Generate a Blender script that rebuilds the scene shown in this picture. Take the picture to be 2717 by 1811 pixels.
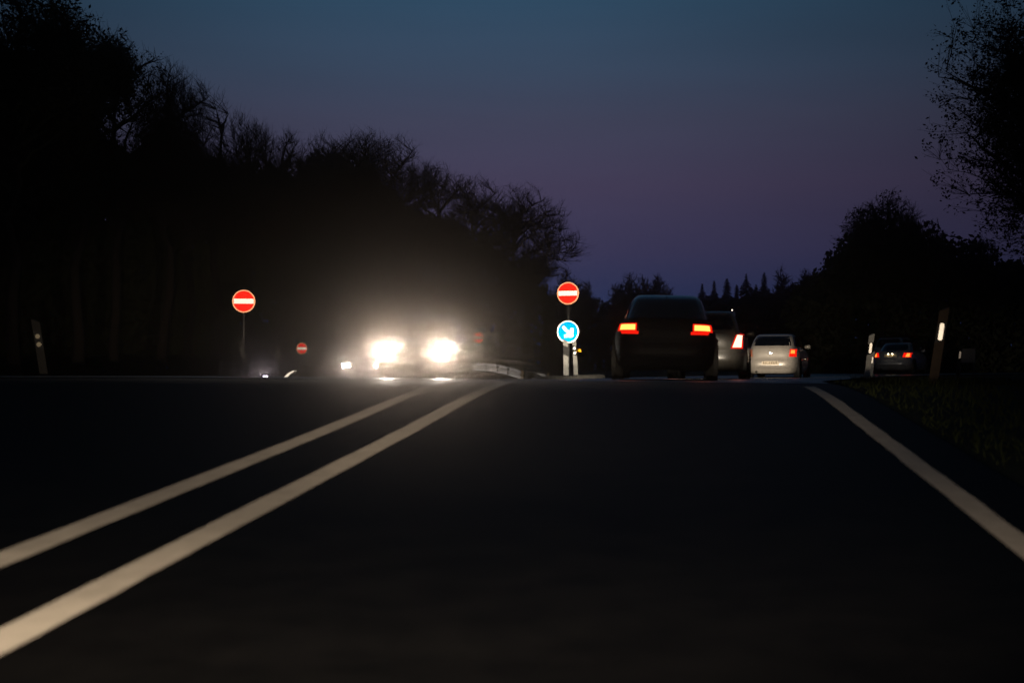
import bpy, math, random
import numpy as np
from mathutils import Vector, Matrix

for o in list(bpy.data.objects):
    bpy.data.objects.remove(o)
SC = bpy.context.scene
C = SC.collection
R = math.radians

# ------------------------------------------------------------------ camera
EYE = 0.12            # eye height above the level road beyond the crest (1.12 m above the ramp it stands on)
FPX, CX, HY = 3774.0, 1358.5, 992.0
cd = bpy.data.cameras.new('camera')
cam = bpy.data.objects.new('camera', cd)
C.objects.link(cam)
cam.location = (0, 0, EYE)
cam.rotation_euler = (R(90), 0, 0)
cd.sensor_width = 36
cd.lens = 50
cd.shift_y = (HY - 905.5) / 2717
cd.clip_end = 6000
cd.dof.use_dof = True
cd.dof.focus_distance = 38
cd.dof.aperture_fstop = 1.8
SC.camera = cam

# ------------------------------------------------------------------ sky
w = bpy.data.worlds.new('World')
SC.world = w
w.use_nodes = True
nt = w.node_tree
nt.nodes.clear()
N, L = nt.nodes, nt.links
tc = N.new('ShaderNodeTexCoord')
nz = N.new('ShaderNodeVectorMath'); nz.operation = 'NORMALIZE'
L.new(tc.outputs['Generated'], nz.inputs[0])
sx = N.new('ShaderNodeSeparateXYZ'); L.new(nz.outputs[0], sx.inputs[0])
ramp = N.new('ShaderNodeValToRGB')
def s2l(c):
    return [((v / 255) / 12.92 if v <= 10 else (((v / 255) + .055) / 1.055) ** 2.4) for v in c]
stops = [(0.00, (36, 50, 88)), (0.05, (44, 54, 92)), (0.085, (60, 58, 90)), (0.13, (68, 62, 88)), (0.175, (63, 66, 88)),
         (0.21, (55, 70, 92)), (0.26, (44, 71, 94)), (0.5, (36, 64, 92)), (1.0, (22, 38, 62))]
el = ramp.color_ramp.elements
while len(el) < len(stops):
    el.new(0.5)
for e, (p, c) in zip(el, stops):
    e.position = p
    e.color = (*s2l(c), 1)
L.new(sx.outputs['Z'], ramp.inputs['Fac'])
dt = N.new('ShaderNodeVectorMath'); dt.operation = 'DOT_PRODUCT'
dt.inputs[1].default_value = (-0.02, 0.97, 0.24)
L.new(nz.outputs[0], dt.inputs[0])
mx = N.new('ShaderNodeMath'); mx.operation = 'MAXIMUM'; mx.inputs[1].default_value = 0
L.new(dt.outputs['Value'], mx.inputs[0])
pw = N.new('ShaderNodeMath'); pw.operation = 'POWER'; pw.inputs[1].default_value = 15
L.new(mx.outputs[0], pw.inputs[0])
ma = N.new('ShaderNodeMath'); ma.operation = 'MULTIPLY_ADD'
ma.inputs[1].default_value = 0.88; ma.inputs[2].default_value = 0.16
L.new(pw.outputs[0], ma.inputs[0])
bg = N.new('ShaderNodeBackground')
L.new(ramp.outputs['Color'], bg.inputs['Color'])
mp = N.new('ShaderNodeMapping'); mp.inputs['Scale'].default_value = (2.2, 2.2, 16)
L.new(nz.outputs[0], mp.inputs['Vector'])
sn = N.new('ShaderNodeTexNoise'); sn.inputs['Scale'].default_value = 1.6; sn.inputs['Detail'].default_value = 4
L.new(mp.outputs[0], sn.inputs['Vector'])
sm = N.new('ShaderNodeMath'); sm.operation = 'MULTIPLY_ADD'; sm.inputs[1].default_value = .22; sm.inputs[2].default_value = .89
L.new(sn.outputs['Fac'], sm.inputs[0])
ms = N.new('ShaderNodeMath'); ms.operation = 'MULTIPLY'
L.new(ma.outputs[0], ms.inputs[0]); L.new(sm.outputs[0], ms.inputs[1])
L.new(ms.outputs[0], bg.inputs['Strength'])
wo = N.new('ShaderNodeOutputWorld'); L.new(bg.outputs[0], wo.inputs['Surface'])

# afterglow of the sun that has just set
sd = bpy.data.lights.new('sun', 'SUN'); sd.energy = 0.008; sd.angle = R(20); sd.color = (1, .8, .75)
so = bpy.data.objects.new('sun', sd); C.objects.link(so)
so.rotation_euler = (R(84), 0, R(20))

SC.view_settings.view_transform = 'Standard'
SC.view_settings.look = 'None'
SC.view_settings.exposure = 0
SC.view_settings.gamma = 1
SC.cycles.use_denoising = True
SC.cycles.denoising_input_passes = 'RGB'
SC.cycles.max_bounces = 8
SC.cycles.volume_bounces = 0
SC.cycles.sample_clamp_indirect = 4
SC.cycles.caustics_reflective = False
SC.cycles.caustics_refractive = False

# the low beams of the car the picture is taken from (their light lies on the lines, signs and posts)
def spot(name, loc, az, elev, power, cone, blend, col, radius=.06, flat=1.0, parent=None):
    # a flat elliptical beam, as a headlamp throws: the lamp is squashed vertically
    d = bpy.data.lights.new(name, 'SPOT')
    d.energy = power; d.spot_size = R(cone); d.spot_blend = blend; d.color = col; d.shadow_soft_size = radius
    o = bpy.data.objects.new(name, d); C.objects.link(o)
    o.location = loc
    o.rotation_euler = Vector((math.sin(R(az)) * math.cos(R(elev)), math.cos(R(az)) * math.cos(R(elev)), math.sin(R(elev)))).to_track_quat('-Z', 'Y').to_euler()
    o.scale = (1, flat, 1)
    if parent: o.parent = parent
    return o
WARM = (1, .80, .58)
for side in (-.62, .62):
    p = (side - .05, 1.6, -.26)
    spot('own_headlight_far_beam', p, -1, 3.0, 6800, 44, 1.0, WARM, flat=.28)
    spot('own_headlight_near_beam', p, -11, -5.5, 1200, 96, 1.0, WARM, flat=.20)

# ------------------------------------------------------------------ helpers
def new_mat(name, base, rough=.6, metal=0, spec=.5, coat=0, noise=0, nscale=8, bump=0, emit=None, estr=0):
    m = bpy.data.materials.new(name); m.use_nodes = True
    t = m.node_tree; b = t.nodes['Principled BSDF']
    b.inputs['Base Color'].default_value = (*base, 1)
    b.inputs['Roughness'].default_value = rough
    b.inputs['Metallic'].default_value = metal
    b.inputs['Specular IOR Level'].default_value = spec
    b.inputs['Coat Weight'].default_value = coat
    b.inputs['Coat Roughness'].default_value = .06
    if emit:
        b.inputs['Emission Color'].default_value = (*emit, 1)
        b.inputs['Emission Strength'].default_value = estr
    if noise or bump:
        co = t.nodes.new('ShaderNodeTexCoord')
        nn = t.nodes.new('ShaderNodeTexNoise'); nn.inputs['Scale'].default_value = nscale
        nn.inputs['Detail'].default_value = 6; nn.inputs['Roughness'].default_value = .65
        t.links.new(co.outputs['Object'], nn.inputs['Vector'])
        if noise:
            r = t.nodes.new('ShaderNodeValToRGB')
            r.color_ramp.elements[0].position = .3; r.color_ramp.elements[1].position = .7
            r.color_ramp.elements[0].color = (*[c * (1 - noise) for c in base], 1)
            r.color_ramp.elements[1].color = (*[min(1, c * (1 + noise * .6)) for c in base], 1)
            t.links.new(nn.outputs['Fac'], r.inputs['Fac'])
            t.links.new(r.outputs['Color'], b.inputs['Base Color'])
        if bump:
            bp = t.nodes.new('ShaderNodeBump'); bp.inputs['Strength'].default_value = bump
            bp.inputs['Distance'].default_value = .01
            t.links.new(nn.outputs['Fac'], bp.inputs['Height'])
            t.links.new(bp.outputs['Normal'], b.inputs['Normal'])
    return m

def emit_mat(name, col, strength):
    m = bpy.data.materials.new(name); m.use_nodes = True
    t = m.node_tree; t.nodes.clear()
    e = t.nodes.new('ShaderNodeEmission'); e.inputs['Color'].default_value = (*col, 1); e.inputs['Strength'].default_value = strength
    o = t.nodes.new('ShaderNodeOutputMaterial'); t.links.new(e.outputs[0], o.inputs['Surface'])
    return m

def retro_mat(name, col, rough, mix):
    # prismatic reflector: sends light back to where it came from (micro-prisms: a mirror lobe about the incoming direction) over a dull body
    m = bpy.data.materials.new(name); m.use_nodes = True
    t = m.node_tree; t.nodes.clear()
    g = t.nodes.new('ShaderNodeNewGeometry')
    gl = t.nodes.new('ShaderNodeBsdfGlossy'); gl.inputs['Color'].default_value = (*col, 1); gl.inputs['Roughness'].default_value = rough
    t.links.new(g.outputs['Incoming'], gl.inputs['Normal'])
    df = t.nodes.new('ShaderNodeBsdfDiffuse'); df.inputs['Color'].default_value = (*[c * .5 for c in col], 1)
    mixn = t.nodes.new('ShaderNodeMixShader'); mixn.inputs[0].default_value = mix
    o = t.nodes.new('ShaderNodeOutputMaterial')
    t.links.new(df.outputs[0], mixn.inputs[1]); t.links.new(gl.outputs[0], mixn.inputs[2]); t.links.new(mixn.outputs[0], o.inputs['Surface'])
    return m

M = {}
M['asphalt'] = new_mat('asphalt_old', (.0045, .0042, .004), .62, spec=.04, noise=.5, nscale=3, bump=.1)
M['asphalt2'] = new_mat('asphalt_lit_tone', (.07, .065, .058), .42, spec=.5, noise=.35, nscale=2, bump=.15)  # lighter than the near asphalt: headlight light on the road put into the colour
M['line'] = new_mat('road_paint', (.62, .56, .48), .8, spec=.2, noise=.22, nscale=5)
M['ground'] = new_mat('dark_turf', (.018, .022, .01), .95, spec=.1, noise=.5, nscale=1.5)
M['grass'] = new_mat('grass_blade', (.022, .028, .010), .9, spec=.05)
M['bark'] = new_mat('bark', (.016, .013, .011), .95, spec=.1)
M['twig'] = new_mat('twig', (.04, .032, .028), .95, spec=.1)
M['leaf'] = new_mat('leaf', (.034, .036, .02), .9, spec=.1)
M['steel'] = new_mat('galvanised_steel', (.66, .52, .36), .6, metal=.0, noise=.3, nscale=3)
M['steel_dark'] = new_mat('weathered_post', (.10, .10, .10), .6, metal=.3)
M['sign_white'] = retro_mat('sign_sheet_white', (.90, .88, .86), .42, .8)
M['sign_rim'] = retro_mat('sign_rim_weathered', (.85, .42, .26), .42, .7)
M['sign_red'] = retro_mat('sign_sheet_red', (.80, .02, .012), .42, .7)
M['sign_blue'] = retro_mat('sign_sheet_blue', (.0, .27, .72), .42, .7)
M['sign_back'] = new_mat('sign_back', (.12, .12, .12), .6)
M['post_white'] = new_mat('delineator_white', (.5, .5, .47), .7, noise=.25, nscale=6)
M['post_offbeam'] = new_mat('delineator_offbeam_tone', (.028, .017, .010), .9, noise=.3, nscale=6)  # white post coloured dark brown, standing in for weak light outside the beam
M['post_dim'] = new_mat('delineator_dim_tone', (.011, .010, .009), .85, noise=.3, nscale=6)  # leftmost post lies off the beam; that dimness is put into the colour
M['post_black'] = new_mat('delineator_black', (.008, .008, .008), .6)
M['reflector'] = retro_mat('white_reflector', (.95, .93, .9), .42, .75)
M['reflector_soft'] = retro_mat('reflector_dim_tone', (.5, .46, .36), .6, .35)  # duller colour stands in for reflectors the beam barely reaches
M['amber'] = retro_mat('amber_reflector', (.95, .45, .02), .5, .5)
M['p_black'] = new_mat('paint_black', (.0015, .0015, .002), .6, spec=.03)
M['p_black_roof'] = new_mat('paint_black_glossy', (.002, .002, .0025), .25, spec=.5, coat=.5)  # same paint as the body, made glossier so the roof keeps its sky rim
M['p_dark'] = new_mat('paint_dark_blue', (.006, .008, .014), .3, spec=.5, coat=.6)
M['p_grey'] = new_mat('paint_grey', (.032, .030, .026), .42, metal=.2, coat=.3, noise=.1, nscale=3)
M['p_silver'] = new_mat('paint_silver', (.38, .345, .30), .4, metal=.3, coat=.4, noise=.12, nscale=3)
M['p_blue'] = new_mat('paint_blue_grey', (.11, .12, .14), .35, metal=.4, coat=.6)
M['p_green'] = new_mat('paint_grey_green', (.20, .21, .20), .35, metal=.4, coat=.6)
M['plastic'] = new_mat('black_plastic', (.006, .006, .006), .7, spec=.15)
M['glass'] = new_mat('tinted_glass', (.003, .004, .006), .04, spec=.5)
M['rubber'] = new_mat('rubber', (.005, .005, .005), .9, spec=.1)
M['rim'] = new_mat('wheel_rim', (.3, .3, .3), .4, metal=.7)
M['plate'] = new_mat('number_plate', (.55, .45, .30), .5, noise=.35, nscale=14)
M['plate_mark'] = new_mat('number_plate_mark', (.12, .08, .05), .6)
M['chrome'] = new_mat('chrome', (.6, .6, .6), .15, metal=1)
M['lens_off'] = new_mat('tail_lens_off', (.40, .13, .07), .25, coat=.5)
M['brake_core'] = emit_mat('brake_lamp_core', (1, .30, .055), 3.4)
M['tail_red'] = emit_mat('tail_lamp_red', (1, .012, .004), 1.05)
M['brake_hot'] = emit_mat('brake_lamp_hot', (1, .34, .22), 4.2)
M['tail_orange'] = emit_mat('tail_lamp_orange', (1, .22, .03), 2.2)
M['head_hot'] = emit_mat('headlamp_hot', (1, .94, .84), 220)
M['head_mid'] = emit_mat('headlamp_mid', (1, .95, .9), 25)
M['head_violet'] = emit_mat('headlamp_xenon', (.86, .74, 1), 20)
M['head_dim'] = emit_mat('headlamp_dim', (1, .86, .66), .95)
M['head_glint'] = emit_mat('side_lamp', (1, .9, .72), 1.6)
M['plate_lamp'] = emit_mat('plate_lamp', (1, .85, .55), 26)

def mesh_obj(name, verts, faces, mat, parent=None, smooth=False):
    me = bpy.data.meshes.new(name)
    if isinstance(verts, np.ndarray): verts = verts.tolist()
    else: verts = [tuple(v) for v in verts]
    if isinstance(faces, np.ndarray): faces = faces.tolist()
    me.from_pydata(verts, [], faces)
    if mat is not None:
        me.materials.append(M[mat] if isinstance(mat, str) else mat)
    if smooth:
        me.polygons.foreach_set('use_smooth', [True] * len(me.polygons))
    me.update()
    o = bpy.data.objects.new(name, me); C.objects.link(o)
    if parent: o.parent = parent
    return o
def tag(o, label=None, cat=None, group=None, kind=None):
    if label: o['label'] = label
    if cat: o['category'] = cat
    if group: o['group'] = group
    if kind: o['kind'] = kind
    return o
def empty(name, loc, rotz=0, tilt=0, lean=0):
    o = bpy.data.objects.new(name, None); C.objects.link(o)
    o.empty_display_size = .2
    o.location = loc; o.rotation_euler = (tilt, lean, rotz)
    return o
def at(px, D):
    return (px - CX) / FPX * D

class MB:
    def __init__(s): s.v = []; s.f = []
    def add(s, v, f):
        b = len(s.v); s.v += [tuple(x) for x in v]; s.f += [tuple(i + b for i in q) for q in f]
    def box(s, x0, x1, y0, y1, z0, z1):
        s.add([(x0,y0,z0),(x1,y0,z0),(x1,y1,z0),(x0,y1,z0),(x0,y0,z1),(x1,y0,z1),(x1,y1,z1),(x0,y1,z1)],
              [(0,3,2,1),(4,5,6,7),(0,1,5,4),(1,2,6,5),(2,3,7,6),(3,0,4,7)])
    def cyl(s, p0, p1, r0, r1=None, n=12, cap=True):
        r1 = r0 if r1 is None else r1
        p0 = Vector(p0); p1 = Vector(p1); d = (p1 - p0).normalized()
        a = d.orthogonal().normalized(); b = d.cross(a)
        v = [p0 + (a * math.cos(2*math.pi*i/n) + b * math.sin(2*math.pi*i/n)) * r0 for i in range(n)]
        v += [p1 + (a * math.cos(2*math.pi*i/n) + b * math.sin(2*math.pi*i/n)) * r1 for i in range(n)]
        f = [(i, (i+1) % n, n + (i+1) % n, n + i) for i in range(n)]
        if cap: f += [tuple(range(n-1, -1, -1)), tuple(range(n, 2*n))]
        s.add(v, f)
    def prism_y(s, poly, y0, y1):   # polygon in xz (counter-clockwise seen from -y) extruded along y
        n = len(poly)
        v = [(x, y0, z) for x, z in poly] + [(x, y1, z) for x, z in poly]
        s.add(v, [tuple(range(n)), tuple(range(2*n-1, n-1, -1))] + [(i, n+i, n+(i+1) % n, (i+1) % n) for i in range(n)])
    def build(s, name, mat, parent=None, smooth=False):
        return mesh_obj(name, s.v, s.f, mat, parent, smooth)

# ------------------------------------------------------------------ ground shape
A = R(6.95)                     # the road we stand on runs 7 degrees to the right of the view
SA, CA = math.sin(A), math.cos(A)
def sl(x, y): return x * SA + y * CA, x * CA - y * SA
def xy(s, l): return s * SA + l * CA, s * CA - l * SA
def sstep(a, b, x):
    t = min(1, max(0, (x - a) / (b - a))); return t * t * (3 - 2 * t)
SL, S1, S2 = .0607, 13.5, 19.5
def zg(x, y):
    s, l = sl(x, y)
    if s < S1: z = -1 + SL * s
    elif s < S2: t = s - S1; z = -1 + SL * S1 + SL * t - SL / (2 * (S2 - S1)) * t * t
    else: z = -1 + SL * (S1 + S2) / 2
    if s < -25: z = -1 + SL * -25
    fade = sstep(10, 18, s)
    z += fade * .010 * (1.5 - max(-7, min(1.5, l)))
    # beyond the crest the left-hand carriageway sinks slowly
    left = 1 - sstep(-4.0, -1.0, l)
    z -= left * (.075 * sstep(19, 28, s) + .20 * sstep(30, 56, y))
    # the land falls away left of the slip road, the right-hand branch climbs gently
    edge = -8.6 - (y - 37) * .045
    z -= .62 * sstep(0, 3.0, edge - x) * sstep(38, 55, y)
    z += .0065 * max(0, min(y, 160) - 45) * sstep(0, 8, x)
    return z

def coords(lo, hi, step, far):
    a = list(np.arange(lo, hi + 1e-6, step))
    return [-f + lo for f in far[::-1]] + a + [hi + f for f in far]
gx = coords(-48, 48, 1.2, [6, 20, 60, 200, 700, 2500])
gy = coords(-30, 14, 2, [])[:-1] + list(np.arange(14, 20, .5)) + list(np.arange(20, 121, 1.5)) + [130, 150, 200, 300, 600, 1200, 3000]
verts = [(x, y, zg(x, y) - .03) for y in gy for x in gx]
nx = len(gx)
faces = [(j*nx+i, j*nx+i+1, (j+1)*nx+i+1, (j+1)*nx+i) for j in range(len(gy)-1) for i in range(nx-1)]
tag(mesh_obj('ground', verts, faces, 'ground', smooth=True), kind='structure')

def ribbon(name, pts, mat, dz, nacross=8):
    # pts: (x, y, half-width left, half-width right) along the centre line
    P = np.array(pts, float)
    tt = np.linspace(0, 1, len(P)); ts = np.linspace(0, 1, 110)
    # Catmull-Rom through the points
    out = []
    for t in ts:
        k = min(int(t * (len(P) - 1)), len(P) - 2); u = t * (len(P) - 1) - k
        p0, p1, p2, p3 = P[max(k-1, 0)], P[k], P[k+1], P[min(k+2, len(P)-1)]
        out.append(.5 * ((2*p1) + (-p0+p2)*u + (2*p0-5*p1+4*p2-p3)*u*u + (-p0+3*p1-3*p2+p3)*u**3))
    out = np.array(out); v = []; f = []
    for i, q in enumerate(out):
        d = out[min(i+1, len(out)-1)][:2] - out[max(i-1, 0)][:2]; d /= np.linalg.norm(d); nrm = np.array([d[1], -d[0]])
        for j in range(nacross + 1):
            o = -q[2] + (q[2] + q[3]) * j / nacross
            p = q[:2] + nrm * o
            v.append((p[0], p[1], zg(p[0], p[1]) + dz))
    n = nacross + 1
    for i in range(len(out)-1):
        for j in range(nacross): f.append((i*n+j, i*n+j+1, (i+1)*n+j+1, (i+1)*n+j))
    return mesh_obj(name, v, f, mat, smooth=True)

# approach road (l from -9 to 1.75), then the right-hand branch and the one-way slip road on the left
v = []; f = []
ss = list(np.arange(-24, 14, 2)) + list(np.arange(14, 19.3, .25)); ls = list(np.linspace(-8.8, 1.85, 12))
for s in ss:
    for l in ls: x, y = xy(s, l); v.append((x, y, zg(x, y)))
n = len(ls)
for i in range(len(ss)-1):
    for j in range(n-1): f.append((i*n+j, i*n+j+1, (i+1)*n+j+1, (i+1)*n+j))
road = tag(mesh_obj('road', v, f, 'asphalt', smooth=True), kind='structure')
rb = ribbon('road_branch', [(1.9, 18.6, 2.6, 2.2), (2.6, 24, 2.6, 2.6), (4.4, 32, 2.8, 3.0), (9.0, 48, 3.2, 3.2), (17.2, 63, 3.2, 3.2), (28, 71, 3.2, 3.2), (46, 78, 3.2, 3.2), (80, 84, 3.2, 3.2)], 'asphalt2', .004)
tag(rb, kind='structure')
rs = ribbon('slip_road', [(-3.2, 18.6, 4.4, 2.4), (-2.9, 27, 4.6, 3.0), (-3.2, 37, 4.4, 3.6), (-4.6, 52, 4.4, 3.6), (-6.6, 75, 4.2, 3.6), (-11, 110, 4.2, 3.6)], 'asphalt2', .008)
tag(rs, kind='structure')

def line(name, l0, width, s0, s1, label, parent, wob=0.0):
    v = []; f = []; rnd = random.Random(hash(name) % 99 + int(l0 * 10))
    S = np.arange(s0, s1, .35)
    for i, s in enumerate(S):
        e0 = rnd.uniform(-1, 1) * wob; e1 = rnd.uniform(-1, 1) * wob
        for l in (l0 - width/2 + e0, l0 + width/2 + e1):
            x, y = xy(s, l); v.append((x, y, zg(x, y) + .005))
    for i in range(len(S)-1): f.append((2*i, 2*i+1, 2*i+3, 2*i+2))
    o = mesh_obj(name, v, f, 'line', parent); o['label'] = label
    return o
line('centre_line', -2.175, .17, -10, 18.0, 'thick white centre line nearest our lane', road, .004)
line('centre_line', -2.84, .17, -10, 17.6, 'second white centre line beside the thick one', road, .004)
line('edge_line', 1.434, .135, -10, 17.3, 'worn white edge line along the right verge', road, .005)
# short mark on the far side of the crest
mk = MB(); x0 = at(2134, 19.4)
mk.add([(x0-.09, 19.4, zg(x0, 19.4)+.01), (x0+.09, 19.4, zg(x0, 19.4)+.01), (x0+.12, 20.6, zg(x0, 20.6)+.012), (x0-.06, 20.6, zg(x0, 20.6)+.012)], [(0,1,2,3)])
mk.build('lane_mark', 'line', rb)

# traffic island with kerb under the two-sign post
isl = MB()
cxi, cyi = at(1510, 37.3), 37.6
ring = []
for i in range(28):
    a = 2*math.pi*i/28
    ring.append((cxi + .95*math.cos(a)*1.0, cyi + 2.2*math.sin(a)))
nb = len(ring)
isl.add([(x, y, zg(x, y)-.05) for x, y in ring] + [(x, y, zg(x, y)+.085) for x, y in ring] + [(cxi+(x-cxi)*.93, cyi+(y-cyi)*.95, zg(x, y)+.115) for x, y in ring],
        [(i, (i+1)%nb, nb+(i+1)%nb, nb+i) for i in range(nb)] + [(nb+i, nb+(i+1)%nb, 2*nb+(i+1)%nb, 2*nb+i) for i in range(nb)] + [tuple(range(2*nb, 3*nb))])
M['concrete'] = new_mat('concrete', (.16, .155, .14), .85, noise=.3, nscale=4)
tag(isl.build('traffic_island', 'concrete'), 'low kerbed concrete island under the two round signs', 'island')

# ------------------------------------------------------------------ signs
def disc(parent, name, cx, cz, r, yaw, kind, y=-.05):
    """round sign plate facing -y, child of the sign; its face pieces are sub-parts"""
    def ringpoly(rr, n=40): return [(cx + rr*math.cos(2*math.pi*i/n), cz + rr*math.sin(2*math.pi*i/n)) for i in range(n)]
    b = MB(); b.prism_y(ringpoly(r), y, y + .018)
    base = b.build(name, 'sign_rim' if kind == 'no_entry' else 'sign_white', parent)
    b = MB(); b.prism_y(ringpoly(r * .9), y - .004, y - .001)
    b.build('face', 'sign_red' if kind == 'no_entry' else 'sign_blue', base)
    if kind == 'no_entry':
        b = MB(); hw, hh = r * .86, r * .21
        b.prism_y([(cx-hw, cz-hh), (cx+hw, cz-hh), (cx+hw, cz+hh), (cx-hw, cz+hh)], y - .008, y - .005)
        b.build('white_bar', 'sign_white', base)
    else:
        # arrow towards the lower right
        sh = .14; L0, L1, hd, hw = -.66, .62, .50, .13
        pts = [(L0, -hw), (.22, -hw), (-.06, -.42), (.12, -.60), (.66, -.06)]
        pts = pts + [(a, -c) for a, c in pts[::-1]]
        pts = [(-.66, -.13), (.20, -.13), (-.06, -.40), (.13, -.58), (.70, 0), (.13, .58), (-.06, .40), (.20, .13), (-.66, .13)]
        ca, sa = math.cos(R(-45)), math.sin(R(-45))
        poly = [(cx + r*(a*ca - c*sa), cz + r*(a*sa + c*ca)) for a, c in pts]
        v = [(x, y-.008, z) for x, z in poly] + [(x, y-.005, z) for x, z in poly]
        n = len(poly)
        b = MB()
        cen = (cx + r*(.2*ca), y-.008, cz + r*(.2*sa))
        b.add(v + [cen], [(i, (i+1) % n, 2*n) for i in range(n)] + [(i, n+i, n+(i+1) % n, (i+1) % n) for i in range(n)])
        b.build('arrow', 'sign_white', base)
    b = MB(); b.box(cx-.03, cx+.03, y+.018, y+.05, cz-r*.5, cz+r*.5); b.build('bracket', 'sign_back', base)
    return base

def sign(px, D, discs, label, yaw=0, base_z=None, r=.3, top=None):
    x = at(px, D); z0 = zg(x, D) if base_z is None else base_z
    e = empty('traffic_sign', (x, D, z0), yaw)
    tz = max(EYE + (HY - py) / FPX * D - z0 for py, _ in discs) + r + .06
    b = MB(); b.cyl((0, 0, -.1), (0, 0, tz), .032); b.build('post', 'steel_dark', e, True)
    for py, kind in discs:
        disc(e, 'no_entry_disc' if kind == 'no_entry' else 'keep_right_disc', 0, EYE + (HY - py) / FPX * D - z0, r, 0, kind)
    tag(e, label, 'sign')
    return e
sign(1508, 37.4, [(778, 'no_entry'), (880, 'keep_right')], 'red no-entry disc above a blue keep-right arrow disc on the island post', R(-16), base_z=zg(at(1510, 37.4), 37.4) + .1, r=.295)
sign(647, 37.6, [(799, 'no_entry')], 'largest lone red no-entry sign, on the left verge', R(8))
sign(800, 75, [(924, 'no_entry')], 'small far red no-entry sign left of the oncoming cars', R(34))
sign(1271, 75, [(896, 'no_entry')], 'small far red no-entry sign right of the bright headlights', R(-34), r=.29)

# ------------------------------------------------------------------ delineator posts
def delineator(px, D, lean, label, body='post_white', refl='bar', rmat='reflector', base_z=None, turn=0, h=1.0, w=.12, z_r=None):
    x = at(px, D); z0 = zg(x, D) if base_z is None else base_z
    e = empty('delineator_post', (x, D, z0), R(turn), 0, R(lean))
    def slab(z0, z1, slope0=0, slope1=0, inset=0):
        a = w/2 - inset; b = MB()
        d0 = -.035 + inset; d1 = .045 - inset
        v = [(-a, d0, z0), (a, d0, z0 + slope0), (a*.55, d1, z0 + slope0), (-a*.55, d1, z0),
             (-a, d0, z1), (a, d0, z1 + slope1), (a*.55, d1, z1 + slope1), (-a*.55, d1, z1)]
        b.add(v, [(0,3,2,1),(4,5,6,7),(0,1,5,4),(1,2,6,5),(2,3,7,6),(3,0,4,7)])
        return b
    sl_ = .05 if lean >= 0 else -.05
    slab(-.12, h*.55, 0, sl_).build('lower_body', body, e)
    slab(h*.55, h*.80, sl_, sl_, .002).build('black_band', 'post_black', e)
    slab(h*.80, h*.97, sl_, sl_*1.3).build('upper_body', body, e)
    if refl == 'bar':
        b = MB(); hw = .028; p = []
        for cz, s in ((h*.60+sl_*.5, -1), (h*.77+sl_*.5, 1)):
            for i in range(7):
                a = (math.pi if s < 0 else 0) + math.pi * i / 6
                p.append((hw*math.cos(a), cz + hw*math.sin(a)))
        b.prism_y(p, -.047, -.036); b.build('reflector', rmat, e)
    elif refl == 'dots':
        for cz in (h*.61+sl_*.5, h*.73+sl_*.5):
            b = MB(); b.prism_y([(.034*math.cos(2*math.pi*i/16), cz + .034*math.sin(2*math.pi*i/16)) for i in range(16)], -.047, -.036)
            b.build('reflector', rmat, e)
    tag(e, label, 'road post', 'delineator posts along the verges')
    return e
delineator(2472, 18.7, 9, 'nearest dark brown roadside post on the right, tall bright reflector', 'post_offbeam', 'bar', base_z=-.04, h=1.02, w=.125)
delineator(2298, 31, 7, 'bright white roadside post left of the far right car', 'post_white', 'bar', base_z=-.02, turn=12)
delineator(2309, 40, 5, 'white roadside post tucked behind the bright white post', 'post_white', 'bar', base_z=.0, h=.72)
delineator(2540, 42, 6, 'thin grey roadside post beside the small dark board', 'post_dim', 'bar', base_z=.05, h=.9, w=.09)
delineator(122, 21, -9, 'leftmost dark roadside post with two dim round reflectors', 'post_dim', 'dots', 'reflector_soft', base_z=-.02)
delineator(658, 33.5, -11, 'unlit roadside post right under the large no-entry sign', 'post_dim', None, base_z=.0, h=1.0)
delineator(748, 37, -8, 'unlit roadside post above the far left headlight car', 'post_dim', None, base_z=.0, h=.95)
delineator(1502, 36.6, -1, 'white post with black band below the blue arrow sign', 'post_white', None, base_z=.10, h=.95, w=.13)
dB = delineator(1528, 37.9, -3, 'white post with two round reflectors beside the island sign', 'post_white', 'dots', base_z=.10, h=1.0, w=.11)
b = MB(); b.box(.10, .17, -.03, -.005, .60, .68); b.box(.05, .10, -.02, -.008, .63, .645); b.build('amber_reflector', 'amber', dB)
delineator(1246, 70, 0, 'slim post right of the brightest headlight', 'post_white', None, base_z=.03, h=.95)

# small dark board at the far right
e = empty('notice_board', (at(2566, 43), 43, .05), R(-4))
b = MB(); b.box(-.26, .26, 0, .02, .42, .84); b.build('panel', 'sign_back', e)
for x in (-.265, .245):
    b = MB(); b.box(x, x+.02, -.005, .025, .41, .85); b.build('frame_side', 'post_dim', e)
for z in (.40, .84):
    b = MB(); b.box(-.245, .245, -.005, .025, z, z+.02); b.build('frame_rail', 'post_dim', e)
for x in (-.2, .2):
    b = MB(); b.cyl((x, .035, -.1), (x, .035, .8), .02, n=8); b.build('leg', 'steel_dark', e)
tag(e, 'small dark rectangular board on two legs at the right verge', 'board')

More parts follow.
